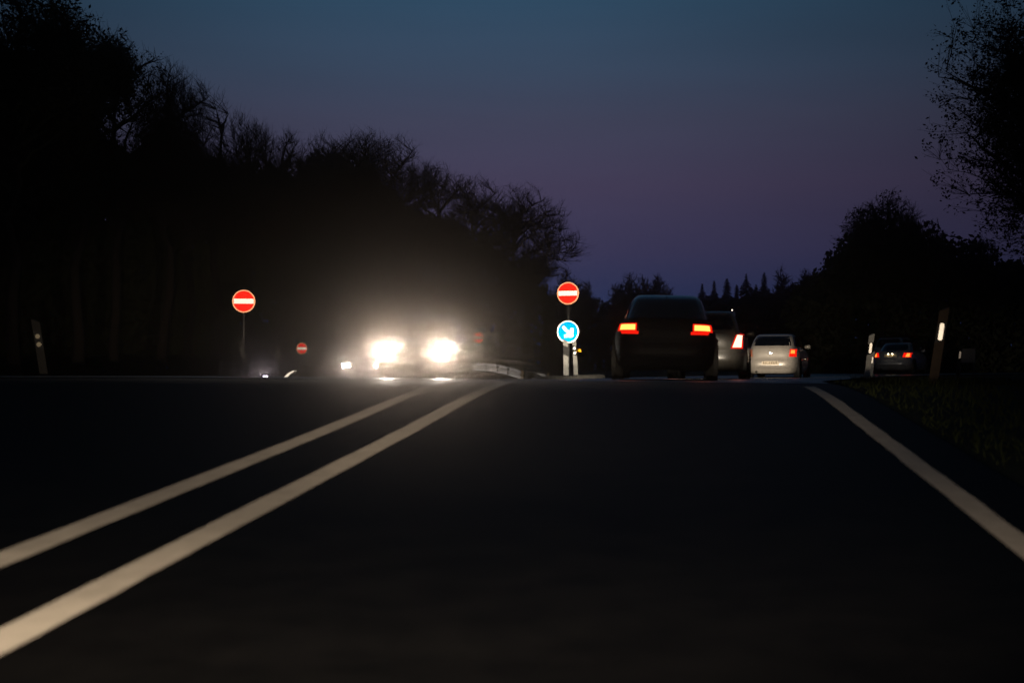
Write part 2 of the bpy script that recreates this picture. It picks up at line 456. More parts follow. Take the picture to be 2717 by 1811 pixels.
# ------------------------------------------------------------------ guard rails on the median nose
def guardrail(p0, p1, rise, length_px, label, bend):
    p0 = Vector(p0); p1 = Vector(p1)
    e = empty('guard_rail', (p0.x, p0.y, 0)); tag(e, label, 'guard rail', 'guard rails on the median nose')
    n = 26; prof = [(-.02, -.12), (.03, -.08), (.03, -.05), (-.02, -.01), (-.02, .01), (.03, .05), (.03, .08), (-.02, .12)]
    v = []; f = []
    d = (p1 - p0); side = Vector((d.y, -d.x, 0)).normalized()
    pts = []
    for i in range(n + 1):
        t = i / n
        q = p0 + d * t + side * bend * math.sin(math.pi * t)
        q.z = max(-.02, zg(q.x, q.y)) + .10 + rise * math.sin(min(1, t / .75) * math.pi / 2)
        pts.append(q)
    for i, q in enumerate(pts):
        t0 = pts[max(i-1, 0)]; t1 = pts[min(i+1, n)]; dd = (t1 - t0).normalized(); sd_ = Vector((dd.y, -dd.x, 0)).normalized()
        for a, h in prof: v.append(q + sd_ * a + Vector((0, 0, h)) - p0 * 1.0 + Vector((0, 0, p0.z)))
    k = len(prof)
    for i in range(n):
        for j in range(k-1): f.append((i*k+j, i*k+j+1, (i+1)*k+j+1, (i+1)*k+j))
    o = mesh_obj('beam', v, f, 'steel', e, True)
    m = o.modifiers.new('thick', 'SOLIDIFY'); m.thickness = .006
    for i in range(6, n + 1, 4):
        q = pts[i] - p0; g = zg(pts[i].x, pts[i].y)
        b = MB(); b.box(q.x-.03, q.x+.03, q.y+.03, q.y+.13, g-.3, pts[i].z + .1); b.build('post', 'steel_dark', e)
guardrail((at(1455, 42), 42, 0), (at(1236, 55), 55, 0), .42, 0, 'longer guard rail rising from the ground left of the island signs', .55)
guardrail((at(1386, 41), 41, 0), (at(1180, 53), 53, 0), .30, 0, 'shorter nearer guard rail rising beside the bright headlights', .35)

# ------------------------------------------------------------------ cars
def I(t, xs, ys): return float(np.interp(t, xs, ys))

class Car:
    """Body built from stacked rounded-rectangle rings; local +y is forward, origin on the ground under the middle."""
    def __init__(s, spec): s.__dict__.update(spec)
    def lev(s, tab, z):
        zs = [r[0] for r in tab]; return tuple(I(z, zs, [r[k] for r in tab]) for k in (1, 2, 3))
    def deck(s, y): return I(y, [d[0] for d in s.zdeck], [d[1] for d in s.zdeck])
    def rear(s, tab, x, z, n, off=0):
        hw, yr, yf = s.lev(tab, z); q = min(.999, abs(x) / hw); yc = (yr + yf) / 2; hl = (yf - yr) / 2
        return (x, yc - hl * (1 - q ** n) ** (1 / n) - off, z)
    def front(s, tab, x, z, n, off=0):
        hw, yr, yf = s.lev(tab, z); q = min(.999, abs(x) / hw); yc = (yr + yf) / 2; hl = (yf - yr) / 2
        return (x, yc + hl * (1 - q ** n) ** (1 / n) + off, z)
    def side(s, tab, y, z, n, sgn, off=0):
        hw, yr, yf = s.lev(tab, z); yc = (yr + yf) / 2; hl = (yf - yr) / 2; q = min(.999, abs(y - yc) / hl)
        return (sgn * (hw * (1 - q ** n) ** (1 / n) + off), y, z)
    def patch(s, name, fn, corners, mat, parent, nu=8, nv=5, thick=0):
        # corners: 4 (a, z) points bl, br, tr, tl in the surface's own coordinates
        (a0, b0), (a1, b1), (a2, b2), (a3, b3) = corners
        v = []
        for j in range(nv + 1):
            t = j / nv
            for i in range(nu + 1):
                u = i / nu
                a = (a0*(1-u)+a1*u)*(1-t) + (a3*(1-u)+a2*u)*t; b = (b0*(1-u)+b1*u)*(1-t) + (b3*(1-u)+b2*u)*t
                v.append(fn(a, b))
        f = [(j*(nu+1)+i, j*(nu+1)+i+1, (j+1)*(nu+1)+i+1, (j+1)*(nu+1)+i) for j in range(nv) for i in range(nu)]
        o = mesh_obj(name, v, f, mat, parent, True)
        return o
    def rings(s, tab, zs, n, clamp, parent, name, mat, crown):
        NP = 64; v = []; f = []
        for z in zs:
            hw, yr, yf = s.lev(tab, z); yc = (yr + yf) / 2; hl = (yf - yr) / 2
            for i in range(NP):
                a = 2 * math.pi * i / NP; c, d = math.cos(a), math.sin(a)
                x = hw * math.copysign(abs(c) ** (2/n), c); y = yc + hl * math.copysign(abs(d) ** (2/n), d)
                v.append((x, y, min(z, s.deck(y)) if clamp else z))
        for k in range(len(zs)-1):
            for i in range(NP): f.append((k*NP+i, k*NP+(i+1) % NP, (k+1)*NP+(i+1) % NP, (k+1)*NP+i))
        hw, yr, yf = s.lev(tab, zs[-1]); yc = (yr + yf) / 2; last = (len(zs)-1)*NP
        for fr in (.85, .6, .3, .02):
            st = len(v)
            for i in range(NP):
                x, y, z = v[(len(zs)-1)*NP + i]; X = x * fr; Y = yc + (y - yc) * fr
                Z = (s.deck(Y) if clamp else zs[-1]) + crown * (1 - fr * fr)
                v.append((X, Y, Z))
            for i in range(NP): f.append((last+i, last+(i+1) % NP, st+(i+1) % NP, st+i))
            last = st
        f.append(tuple(range(last, last + NP)))
        f.append(tuple(range(NP-1, -1, -1)))
        return mesh_obj(name, v, f, mat, parent, True)
    def wheel(s, parent, x, y, r=.315, wd=.2):
        sg = 1 if x > 0 else -1
        prof = [(r*.62, -wd/2), (r*.9, -wd/2), (r, -wd*.38), (r, wd*.38), (r*.9, wd/2), (r*.62, wd/2)]
        n = 28; v = []; f = []
        for i in range(n):
            a = 2*math.pi*i/n
            for rr, o in prof: v.append((x + o, y + rr*math.cos(a), r + rr*math.sin(a)))
        k = len(prof)
        for i in range(n):
            for j in range(k-1): f.append((i*k+j, i*k+j+1, ((i+1) % n)*k+j+1, ((i+1) % n)*k+j))
        wq = empty('wheel', (0, 0, 0)); wq.parent = parent
        mesh_obj('tyre', v, f, 'rubber', wq, True)
        b = MB(); xo = x + sg * wd * .32
        b.cyl((xo - sg*.02, y, r), (xo, y, r), r*.62, n=24)
        for i in range(5):
            a = 2*math.pi*i/5; c, d = math.cos(a), math.sin(a)
            p = [(-.03, .05), (.03, .05), (.02, r*.6), (-.02, r*.6)]
            q = [(y + u*c - w_*d, r + u*d + w_*c) for u, w_ in p]
            b.add([(xo + sg*.02, a_, z_) for a_, z_ in q] + [(xo, a_, z_) for a_, z_ in q], [(0,1,2,3), (0,4,5,1), (1,5,6,2), (2,6,7,3), (3,7,4,0)])
        b.build('rim', 'rim', wq)
    def build(s, label, loc, az, roll=0, plate=True):
        e = empty('car', loc, -R(az), 0, roll); tag(e, label, 'car')
        p = s.paint; nb, nc = s.nb, s.nc
        zmax = s.body[-1][0]; zmin = s.body[0][0]
        s.rings(s.body, list(np.linspace(zmin, zmax, 16)), nb, True, e, 'body', p, .025)
        zs = list(np.linspace(s.cabin[0][0], s.cabin[-1][0], 12))
        cab = s.rings(s.cabin, zs, nc, False, e, 'roof', 'p_black_roof' if p == 'p_black' else p, .018)
        zb, zt = s.glass_z
        def frac(fn, k): return lambda a, z: fn(s.cabin, a * s.lev(s.cabin, z)[0], z, nc, k)
        s.patch('rear_window', frac(s.rear, .008), [(-.86, zb+.02), (.86, zb+.02), (.84, zt), (-.84, zt)], 'glass', e, 14, 8)
        s.patch('windscreen', frac(s.front, .008), [(-.9, zb), (.9, zb), (.86, zt), (-.86, zt)], 'glass', e, 14, 8)
        for sg in (-1, 1):
            def sf(a, z, sg=sg):
                hw, yr, yf = s.lev(s.cabin, z); return s.side(s.cabin, yr + (yf - yr) * a, z, nc, sg, .008)
            for a0, a1 in ((.13, .44), (.47, .86)):
                s.patch('side_window', sf, [(a0, zb), (a1, zb), (a1 - (.02 if a1 > .8 else 0), zt), (a0 + .02, zt)], 'glass', e, 8, 5)
            b = MB(); hw = s.lev(s.body, .9)[0]; ym = s.mirror_y
            b.add([(sg*(hw-.02), ym, 1.0), (sg*(hw+.17), ym-.02, 1.0), (sg*(hw+.17), ym+.06, .99), (sg*(hw-.02), ym+.09, 1.0),
                   (sg*(hw-.02), ym, 1.08), (sg*(hw+.15), ym-.02, 1.12), (sg*(hw+.14), ym+.06, 1.10), (sg*(hw-.02), ym+.09, 1.07)],
                  [(0,3,2,1),(4,5,6,7),(0,1,5,4),(1,2,6,5),(2,3,7,6),(3,0,4,7)])
            b.build('wing_mirror', p, e, True)
            for yw in s.wheels:
                r = .315; hwz = s.lev(s.body, .4)[0]
                b = MB(); b.cyl((sg*(hwz-.06), yw, r+.01), (sg*(hwz+.006), yw, r+.01), r+.055, n=28); b.build('wheel_arch', 'plastic', e)
                s.wheel(e, sg*(hwz - .085), yw)
            b = MB()
        # bumpers, proud of the body
        def rb_(off): return lambda a, z: s.rear(s.body, a * s.lev(s.body, z)[0], z, nb, off)
        def fb_(off): return lambda a, z: s.front(s.body, a * s.lev(s.body, z)[0], z, nb, off)
        z0, z1 = s.bumper_z
        s.patch('rear_bumper', lambda a, z: rb_(.012 + .03*math.sin(math.pi*(z-z0)/(z1-z0)))(a, z), [(-.985, z0), (.985, z0), (.985, z1), (-.985, z1)], s.bumper_mat, e, 22, 8)
        s.patch('front_bumper', lambda a, z: fb_(.012 + .03*math.sin(math.pi*(z-z0)/(z1-z0)))(a, z), [(-.985, z0), (.985, z0), (.985, z1), (-.985, z1)], s.bumper_mat, e, 22, 8)
        # boot lid / tailgate panel standing a little proud, so that its gap shows
        if s.lid:
            x0, z0, z1 = s.lid
            s.patch('boot_lid', lambda a, z: s.rear(s.body, a, z, nb, .014), [(-x0*.94, z0), (x0*.94, z0), (x0, z1), (-x0, z1)], p, e, 14, 8)
        for nm, quad, mat, both in s.tail:
            for sg in both:
                o = s.patch(nm, lambda a, z: s.rear(s.body, a, z, nb, .034 if nm == 'brake_light' else .024), [(sg*a, z) for a, z in quad], mat, e, 8, 4)
        for nm, quad, mat, both in s.head:
            for sg in both:
                s.patch(nm, lambda a, z: s.front(s.body, a, z, nb, .02), [(sg*a, z) for a, z in quad], mat, e, 8, 4)
        if plate:
            zp = s.plate_z; off = .062
            y = s.rear(s.body, 0, zp, nb)[1]
            b = MB(); b.box(-.26, .26, y-off, y-off+.03, zp-.055, zp+.055); pl = b.build('number_plate', 'plate', e)
            for k, x in enumerate((-.2, -.13, -.02, .05, .12, .19)):
                b = MB(); b.box(x-.018, x+.018, y-off-.004, y-off-.001, zp-.03, zp+.03); b.build('dark_mark', 'plate_mark', pl)
            if s.plate_lit:
                b = MB(); b.box(-.12, -.06, y-off-.05, y-off-.02, zp+.075, zp+.085); b.box(.06, .12, y-off-.05, y-off-.02, zp+.075, zp+.085)
                b.build('plate_lamp', 'plate_lamp', e)
        # exhaust, aerial
        yr = s.lev(s.body, .3)[1]
        if s.paint != 'p_black':
            b = MB(); b.cyl((-.45, yr+.35, .22), (-.45, yr-.03, .22), .03, n=10); b.build('exhaust_pipe', 'plastic', e)
        b = MB(); zt_ = s.cabin[-1][0]; ya = s.aerial_y
        b.cyl((0, ya, zt_), (0, ya - .16, zt_ + .17), .006, n=6); b.build('aerial', 'plastic', e)
        b = MB(); b.box(-.6, .6, -1.6, 1.6, .17, .24); b.build('underbody', 'plastic', e)
        return e

SEDAN = dict(
    body=[(.17, .76, -2.05, 2.05), (.26, .83, -2.17, 2.17), (.40, .865, -2.23, 2.23), (.58, .87, -2.23, 2.22), (.66, .865, -2.21, 2.19), (.80, .835, -2.19, 2.12), (.93, .775, -2.14, 1.95), (1.0, .71, -2.08, 1.6)],
    zdeck=[(-2.3, .995), (-2.0, 1.0), (-1.4, 1.02), (-1.2, .98), (.8, .98), (1.1, .93), (1.9, .76), (2.3, .68)],
    cabin=[(.93, .735, -1.80, 1.10), (1.02, .70, -1.66, .95), (1.16, .655, -1.40, .66), (1.28, .61, -1.16, .40), (1.36, .57, -.95, .18), (1.41, .50, -.72, 0)],
    glass_z=(1.03, 1.335), nb=5, nc=4.2, wheels=(-1.35, 1.38), bumper_z=(.30, .60), mirror_y=.55, aerial_y=-.75,
    lid=(.60, .62, .965), plate_z=.72, plate_lit=False, head=[], bumper_mat='p_black', paint='p_black', tail=[])
def variant(base, **k): d = dict(base); d.update(k); return d

HEADLAMPS = lambda mat: [('headlight', [(.46, .53), (.70, .54), (.71, .69), (.46, .68)], mat, (-1, 1))]

black = Car(variant(SEDAN, cabin=[(.93, .735, -1.80, 1.10), (1.02, .70, -1.66, .95), (1.17, .655, -1.40, .66), (1.30, .61, -1.16, .40), (1.39, .57, -.95, .18), (1.445, .50, -.72, 0)], glass_z=(1.03, 1.365), tail=[
    ('tail_light', [(.45, .785), (.775, .785), (.755, .915), (.45, .915)], 'tail_red', (-1, 1)),
    ('tail_light_lower', [(.42, .735), (.70, .74), (.72, .783), (.42, .783)], 'tail_red', (-1, 1))]))
x = at(1761, 22.9)
eb = black.build('black saloon ahead in our lane, both brake lights lit', (x + .27, 22.9 + 2.22, zg(x, 23) + .004), 7, roll=R(1.3), plate=False)
for sg in (-1, 1):
    o = black.patch('brake_light', lambda a, z: black.rear(black.body, a, z, black.nb, .032), [(sg*.475, .805), (sg*.735, .805), (sg*.72, .895), (sg*.475, .895)], 'brake_core', eb, 8, 4)

for xx in (-.6, .6):
    spot('headlight_beam', (xx, 2.32, .66), -5, -.6, 1500, 64, 1.0, (1, .86, .68), flat=.2, parent=eb)

WAGON = variant(SEDAN,
    body=[(.17, .76, -2.05, 2.05), (.26, .83, -2.20, 2.17), (.40, .87, -2.26, 2.23), (.60, .875, -2.26, 2.22), (.70, .87, -2.22, 2.19), (.85, .85, -2.20, 2.1), (.98, .80, -2.17, 1.9), (1.03, .76, -2.13, 1.5)],
    zdeck=[(-2.3, 1.03), (.8, 1.0), (1.1, .95), (1.9, .78), (2.3, .70)],
    cabin=[(.96, .765, -2.16, 1.10), (1.05, .745, -2.12, .95), (1.2, .70, -2.02, .66), (1.34, .655, -1.90, .40), (1.44, .61, -1.76, .18), (1.50, .53, -1.55, 0)],
    glass_z=(1.05, 1.41), nc=6, paint='p_grey', bumper_mat='p_grey', lid=(.58, .64, .99), plate_z=.74, aerial_y=-1.3,
    tail=[('tail_light', [(.55, .66), (.80, .66), (.80, 1.0), (.67, 1.0)], 'tail_red', (-1, 1)),
          ('brake_light', [(.585, .685), (.77, .69), (.785, .96), (.685, .96)], 'brake_hot', (-1, 1))])
wag = Car(WAGON)
az = 11; xr = at(1977, 31) - .87
ew = wag.build('grey estate car with roof rails half hidden behind the black saloon', (xr + 2.26*math.sin(R(az)), 31 + 2.26*math.cos(R(az)), zg(xr, 31) + .004), az)
for sg in (-1, 1):
    b = MB(); b.cyl((sg*.56, -1.7, 1.52), (sg*.56, .1, 1.55), .016, n=8)
    for y in (-1.65, -.8, .05): b.cyl((sg*.56, y, 1.44), (sg*.56, y, 1.54), .014, n=6)
    b.build('roof_rail', 'chrome', ew)

for xx in (-.6, .6):
    spot('headlight_beam', (xx, 2.34, .66), 5, -.6, 2400, 56, 1.0, (1, .86, .68), flat=.2, parent=ew)

HATCH = variant(SEDAN,
    body=[(.17, .74, -1.95, 1.95), (.26, .81, -2.02, 2.02), (.40, .845, -2.07, 2.07), (.58, .85, -2.07, 2.06), (.66, .845, -2.03, 2.03), (.82, .83, -2.00, 1.96), (.94, .78, -1.96, 1.75), (1.0, .73, -1.92, 1.45)],
    zdeck=[(-2.2, 1.0), (-1.6, 1.0), (.7, .98), (1.0, .93), (1.7, .78), (2.2, .70)],
    cabin=[(.93, .745, -1.96, 1.0), (1.02, .72, -1.90, .88), (1.16, .68, -1.74, .62), (1.30, .63, -1.52, .36), (1.38, .59, -1.30, .16), (1.43, .52, -1.08, 0)],
    glass_z=(1.03, 1.36), nc=5, wheels=(-1.25, 1.3), paint='p_silver', bumper_mat='p_silver', lid=(.56, .60, .985), plate_z=.50, aerial_y=-1.1,
    tail=[('tail_lens', [(.57, .70), (.775, .70), (.76, .94), (.60, .94)], 'lens_off', (-1,)),
          ('tail_light', [(.57, .70), (.775, .70), (.76, .94), (.60, .94)], 'tail_red', (1,)),
          ])
hat = Car(HATCH)
az = 18; D = 45; xr = at(2044, D)
eh = hat.build('silver hatchback with its right tail light lit', (xr + 2.07*math.sin(R(az)), D + 2.07*math.cos(R(az)), zg(xr, D) - .03), az)
hat.patch('brake_light', lambda a, z: hat.rear(hat.body, a, z, hat.nb, .032), [(.615, .80), (.73, .80), (.72, .91), (.625, .91)], 'tail_orange', eh, 6, 4)
b = MB(); yb = hat.rear(hat.body, 0, .82, hat.nb)[1] - .03
for i in range(20):
    a0 = 2*math.pi*i/20; a1 = 2*math.pi*(i+1)/20
    for rr in ((.034, .044),):
        b.add([(rr[0]*math.cos(a0), yb, .82+rr[0]*math.sin(a0)), (rr[1]*math.cos(a0), yb, .82+rr[1]*math.sin(a0)), (rr[1]*math.cos(a1), yb, .82+rr[1]*math.sin(a1)), (rr[0]*math.cos(a1), yb, .82+rr[0]*math.sin(a1))], [(0,1,2,3)])
b.build('round_badge', 'chrome', eh)

far = Car(variant(SEDAN, paint='p_blue', bumper_mat='p_blue', plate_lit=True, plate_z=.80, lid=(.6, .64, .97), tail=[
    ('tail_light', [(.50, .74), (.79, .74), (.765, .93), (.55, .93)], 'tail_red', (-1, 1)),
    ('brake_light', [(.62, .76), (.75, .76), (.735, .91), (.66, .91)], 'tail_orange', (-1, 1))]))
az = 27; D = 62; xr = at(2363, D)
far.build('blue-grey saloon with lit number plate on the far right', (xr + 2.23*math.sin(R(az)), D + 2.23*math.cos(R(az)), zg(xr, D) + .004), az)
# the car in front of it shows only its roof
fw = Car(variant(WAGON, paint='p_blue', bumper_mat='p_blue', tail=[]))
az = 32; D = 71; xr = at(2352, D)
ef = fw.build('taller dark car whose roof shows over the far right saloon', (xr + 2.2*math.sin(R(az)), D + 2.2*math.cos(R(az)), zg(xr, D) + .004), az)

ef.scale = (1, 1, 1.2)

# oncoming cars
def lamp_spots(car, e, mat_col, power, cone, aim, xs=(-.58, .58), z=.61):
    for xx in xs:
        d = bpy.data.lights.new('headlight_beam', 'SPOT'); d.energy = power; d.spot_size = R(cone); d.spot_blend = 1; d.color = mat_col; d.shadow_soft_size = .07
        o = bpy.data.objects.new('headlight_beam', d); C.objects.link(o); o.parent = e
        y = car.front(car.body, xx, z, car.nb)[1] + .09
        o.location = (xx, y, z)
        v = Vector(aim).normalized(); o.rotation_euler = v.to_track_quat('-Z', 'Y').to_euler(); o.scale = (1, .4, 1)
onc = Car(variant(HATCH, paint='p_dark', bumper_mat='p_dark', tail=[], head=HEADLAMPS('head_hot')))
D = 30; az = 184; xf = at(1100, D)
eo = onc.build('oncoming car dazzling with both headlights full on', (xf - 2.07*math.sin(R(az)), D - 2.07*math.cos(R(az)), zg(xf, D) + .012), az)
lamp_spots(onc, eo, (1, .87, .74), 1250, 60, (0, 1, .0))

on2 = Car(variant(WAGON, paint='p_green', bumper_mat='p_green', tail=[], head=[('headlight', [(.50, .50), (.74, .52), (.76, .71), (.50, .69)], 'head_mid', (-1, 1)), ]))
D = 55; az = 158; xf = at(962, D)
e2 = on2.build('oncoming dark estate car behind the dazzling car, one headlight showing', (xf - 2.2*math.sin(R(az)), D - 2.2*math.cos(R(az)), zg(xf, D) + .012), az)
lamp_spots(on2, e2, (1, .92, .85), 420, 60, (0, 1, -.04))

on3 = Car(variant(HATCH, paint='p_dark', bumper_mat='p_dark', tail=[], head=[
    ('headlight', [(.46, .54), (.74, .56), (.74, .70), (.46, .68)], 'head_violet', (1,)),
    ('headlight', [(.30, .50), (.52, .50), (.80, .96), (.72, .98)], 'head_dim', (-1,))]))
D = 75; az = 182; xf = at(733, D)
e3 = on3.build('farthest left dark car with one violet-white headlight', (xf - 2.0*math.sin(R(az)), D - 2.0*math.cos(R(az)), zg(xf, D) + .012), az)
lamp_spots(on3, e3, (.9, .85, 1), 160, 60, (0, 1, -.06), xs=(.6,), z=.62)

# ------------------------------------------------------------------ trees
def curve_tubes(P0, P1, r0, r1, rng, nseg, k, wob):
    """many bent, tapering twigs at once: start points, end points, radii -> vertices, quads"""
    n = len(P0); t = np.linspace(0, 1, nseg + 1)[None, :, None]
    d = P1 - P0; ln = np.linalg.norm(d, axis=1, keepdims=True) + 1e-9
    bend = rng.normal(0, 1, (n, 3)) * wob * ln + np.array([0, 0, .10]) * ln
    mid = (P0 + P1) / 2 + bend * .5
    pts = P0[:, None] * (1-t)**2 + 2 * mid[:, None] * t * (1-t) + P1[:, None] * t**2 + rng.normal(0, .015, (n, nseg+1, 3)) * ln[:, None] * np.sin(math.pi * t)
    dn = d / ln; h = np.where(np.abs(dn[:, 2:3]) < .8, np.array([[0, 0, 1.0]]), np.array([[1.0, 0, 0]]))
    a = np.cross(dn, h); a /= np.linalg.norm(a, axis=1, keepdims=True); c = np.cross(dn, a)
    ang = 2 * math.pi * np.arange(k) / k
    ring = a[:, None] * np.cos(ang)[None, :, None] + c[:, None] * np.sin(ang)[None, :, None]
    rr = r0[:, None] + (r1 - r0)[:, None] * t[0, :, 0][None]
    V = pts[:, :, None] + ring[:, None] * rr[:, :, None, None]
    idx = np.arange(n * (nseg+1) * k).reshape(n, nseg+1, k)
    q = np.stack([idx[:, :-1], np.roll(idx, -1, 2)[:, :-1], np.roll(idx, -1, 2)[:, 1:], idx[:, 1:]], -1)
    return V.reshape(-1, 3), q.reshape(-1, 4), pts

def tree(name, px, D, topy, hwpx, seed, label, cat='tree', leaf=0, nlimb=26, nsub=260, ntwig=2600, leafsize=.07, group='trees along the left of the slip road', low=.30, tw=1.0, lobes=9, flat=1.0, lrad=(.30, .42)):
    """a trunk, limbs reaching into an uneven lobed crown, branches from the limbs, twigs from the branches and sprays on the twigs"""
    rng = np.random.default_rng(seed)
    x = at(px, D); z0 = zg(x, D) - .1; H = EYE + (HY - topy) / FPX * D - z0; hw = hwpx / FPX * D
    zc = H * (1 + low) / 2; rz = H * (1 - low) / 2
    # crown envelope: a union of lobes inside an ellipsoid
    lc = rng.normal(0, 1, (lobes, 3)); lc /= np.linalg.norm(lc, axis=1, keepdims=True); lc *= rng.uniform(.35, .62, (lobes, 1)); lc[0] = (rng.uniform(-.2, .2), 0, .60)
    lr = rng.uniform(lrad[0], lrad[1], lobes)
    def sample(n, edge):
        out = np.zeros((0, 3))
        while len(out) < n:
            j = rng.integers(0, lobes, n); d = rng.normal(0, 1, (n, 3)); d /= np.linalg.norm(d, axis=1, keepdims=True)
            p = lc[j] + d * lr[j][:, None] * rng.uniform(0, 1, (n, 1)) ** edge
            out = np.concatenate([out, p[p[:, 2] < 1.0]])
        return out[:n] * np.array([hw, hw * flat, rz]) + np.array([0, 0, zc])
    top = np.array([rng.normal(0, .1) * hw, 0, H * .86])
    tr = max(.10, H * .017)
    tv, tf, tp = curve_tubes(np.zeros((1, 3)), top[None], np.array([tr]), np.array([tr * .18]), rng, 9, 9, .02)
    e = empty(name, (x, D, z0)); tag(e, label, cat, group)
    mesh_obj('trunk', tv, tf, 'bark', e, True)
    tpts = tp[0]
    def attach(targets, nodes, lift):
        # nearest node that lies lower or further in
        root = np.array([0, 0, H * low * .8]); dr = np.linalg.norm(nodes - root, axis=1)
        res = np.zeros(len(targets), int)
        for i0 in range(0, len(targets), 600):
            T = targets[i0:i0+600]; dist = np.linalg.norm(T[:, None] - nodes[None], axis=2)
            bad = dr[None] > np.linalg.norm(T - root, axis=1)[:, None] * .97
            res[i0:i0+600] = np.argmin(dist + bad * 3 + np.maximum(0, nodes[None, :, 2] - T[:, None, 2] + lift) * .8, axis=1)
        return nodes[res]
    L1 = sample(nlimb, .5); tn = np.concatenate([tpts[3:-1] * (1-w_) + tpts[4:] * w_ for w_ in (0, .33, .66)])
    rt = max(.004, .0085 * tw * D / 60)          # twig radius
    v1, f1, p1 = curve_tubes(attach(L1, tn, .12 * H), L1, np.full(nlimb, tr * .42), np.full(nlimb, rt * 2), rng, 7, 4, .10)
    L2 = sample(nsub, .6); v2, f2, p2 = curve_tubes(attach(L2, p1[:, 1:].reshape(-1, 3), .03 * H), L2, np.full(nsub, rt * 3.2), np.full(nsub, rt * 1.2), rng, 5, 3, .10)
    L3 = sample(ntwig, .45); nd3 = np.concatenate([p1[:, 3:].reshape(-1, 3), p2[:, 1:].reshape(-1, 3)])
    v3, f3, p3 = curve_tubes(attach(L3, nd3, .01 * H), L3, np.full(ntwig, rt * 1.3), np.full(ntwig, rt * .7), rng, 3, 3, .10)
    m = np.repeat(np.arange(ntwig), 2); b0 = p3[m, rng.integers(1, 4, len(m))]; d3 = L3[m] - p3[m, 0]; d3 /= np.linalg.norm(d3, axis=1, keepdims=True) + 1e-9
    dd = d3 + rng.normal(0, .45, d3.shape) + np.array([0, 0, .2]); dd /= np.linalg.norm(dd, axis=1, keepdims=True)
    v4, f4, _ = curve_tubes(b0, b0 + dd * rng.uniform(.25, .7, (len(m), 1)) * H * .05, np.full(len(m), rt * .8), np.full(len(m), rt * .45), rng, 2, 3, .06)
    VS = [v1, v2, v3, v4]; FS = [f1, f2, f3, f4]
    if leaf:
        c = np.repeat(L3, leaf, axis=0); n = len(c); c = c + rng.normal(0, .012 * hw + .05, (n, 3))
        a = rng.normal(0, 1, (n, 3)); a[:, 2] *= .6; a /= np.linalg.norm(a, axis=1)[:, None]
        b_ = np.cross(a, rng.normal(0, 1, (n, 3))); b_ /= np.linalg.norm(b_, axis=1)[:, None] + 1e-9
        s_ = leafsize * rng.uniform(.5, 1.3, (n, 1))
        VS.append(np.stack([c - a*s_, c + b_*s_*.5, c + a*s_, c - b_*s_*.5], 1).reshape(-1, 3)); FS.append(np.arange(4*n).reshape(-1, 4))
    off = 0; allf = []
    for v_, f_ in zip(VS, FS): allf.append(f_ + off); off += len(v_)
    mesh_obj('crown', np.concatenate(VS), np.concatenate(allf), 'leaf' if leaf else 'twig', e)
    return e

LT = [
 (40, 33, -80, 190, 1, 'tall leafy tree at the far left edge of the picture', 3),
 (205, 36, -10, 150, 2, 'tall leafy tree second from the left edge', 2),
 (310, 40, 80, 110, 3, 'half-bare tree third from the left edge', 1),
 (425, 46, 138, 95, 4, 'bare tree with a pointed top, fourth from the left', 0),
 (500, 49, 300, 70, 41, 'low bare tree filling the gap before the round-crowned tree', 0),
 (572, 52, 212, 120, 5, 'bare tree with a broad round crown standing clear of its neighbours', 0),
 (660, 55, 285, 70, 6, 'slight bare tree right of the round-crowned tree', 0),
 (752, 58, 330, 60, 7, 'narrow bare tree with upright twigs before the wide clump', 0),
 (860, 62, 338, 110, 8, 'left tree of the wide flat-topped clump behind the headlights', 0),
 (965, 64, 330, 125, 9, 'middle tree of the wide flat-topped clump behind the headlights', 0),
 (1065, 67, 350, 110, 10, 'right tree of the wide flat-topped clump behind the headlights', 0),
 (1150, 71, 430, 90, 11, 'lower bare tree stepping down right of the flat-topped clump', 0),
 (1255, 75, 458, 110, 12, 'bare tree over the small right-hand no-entry sign', 0),
 (1345, 79, 478, 135, 13, 'spreading bare tree at the right end of the left-hand wood', 0),
 (1400, 85, 660, 85, 14, 'low tree below the right end of the left-hand wood', 0)]
for px, D, ty, hw, sd_, lab, leaf in LT:
    if px > 480: D += 20
    tree('tree', px, D, ty, max(hw*1.75, 110), sd_, lab, leaf=leaf, leafsize=.06, low=.45, nsub=340, ntwig=4200, lobes=12, tw=.72 if px > 400 else 1.0)
DT = [(1508, 150, 700, 40, 21, 'distant round tree just above the island no-entry sign'),
      (1552, 160, 738, 30, 22, 'distant small tree right of the island no-entry sign'),
      (1632, 185, 738, 34, 23, 'distant tree at the left of the clump behind the black car'),
      (1664, 187, 718, 36, 24, 'distant tallest tree of the clump behind the black car'),
      (1708, 190, 722, 30, 25, 'distant tree above the middle of the black car roof'),
      (1737, 188, 716, 24, 26, 'distant narrow tree at the right of the clump behind the black car'),
      (1772, 195, 755, 22, 27, 'distant little tree standing alone past the clump'),
      (2082, 170, 703, 30, 28, 'distant thin bare tree between conifers and the dark slope'),
      (2130, 165, 712, 28, 29, 'distant thin bare tree against the dark slope')]
for px, D, ty, hw, sd_, lab in DT:
    tree('tree', px, D, ty, hw * 1.9, sd_, lab, nlimb=18, nsub=110, ntwig=800, lobes=6, low=.25, tw=1.1, group='distant trees on the horizon')

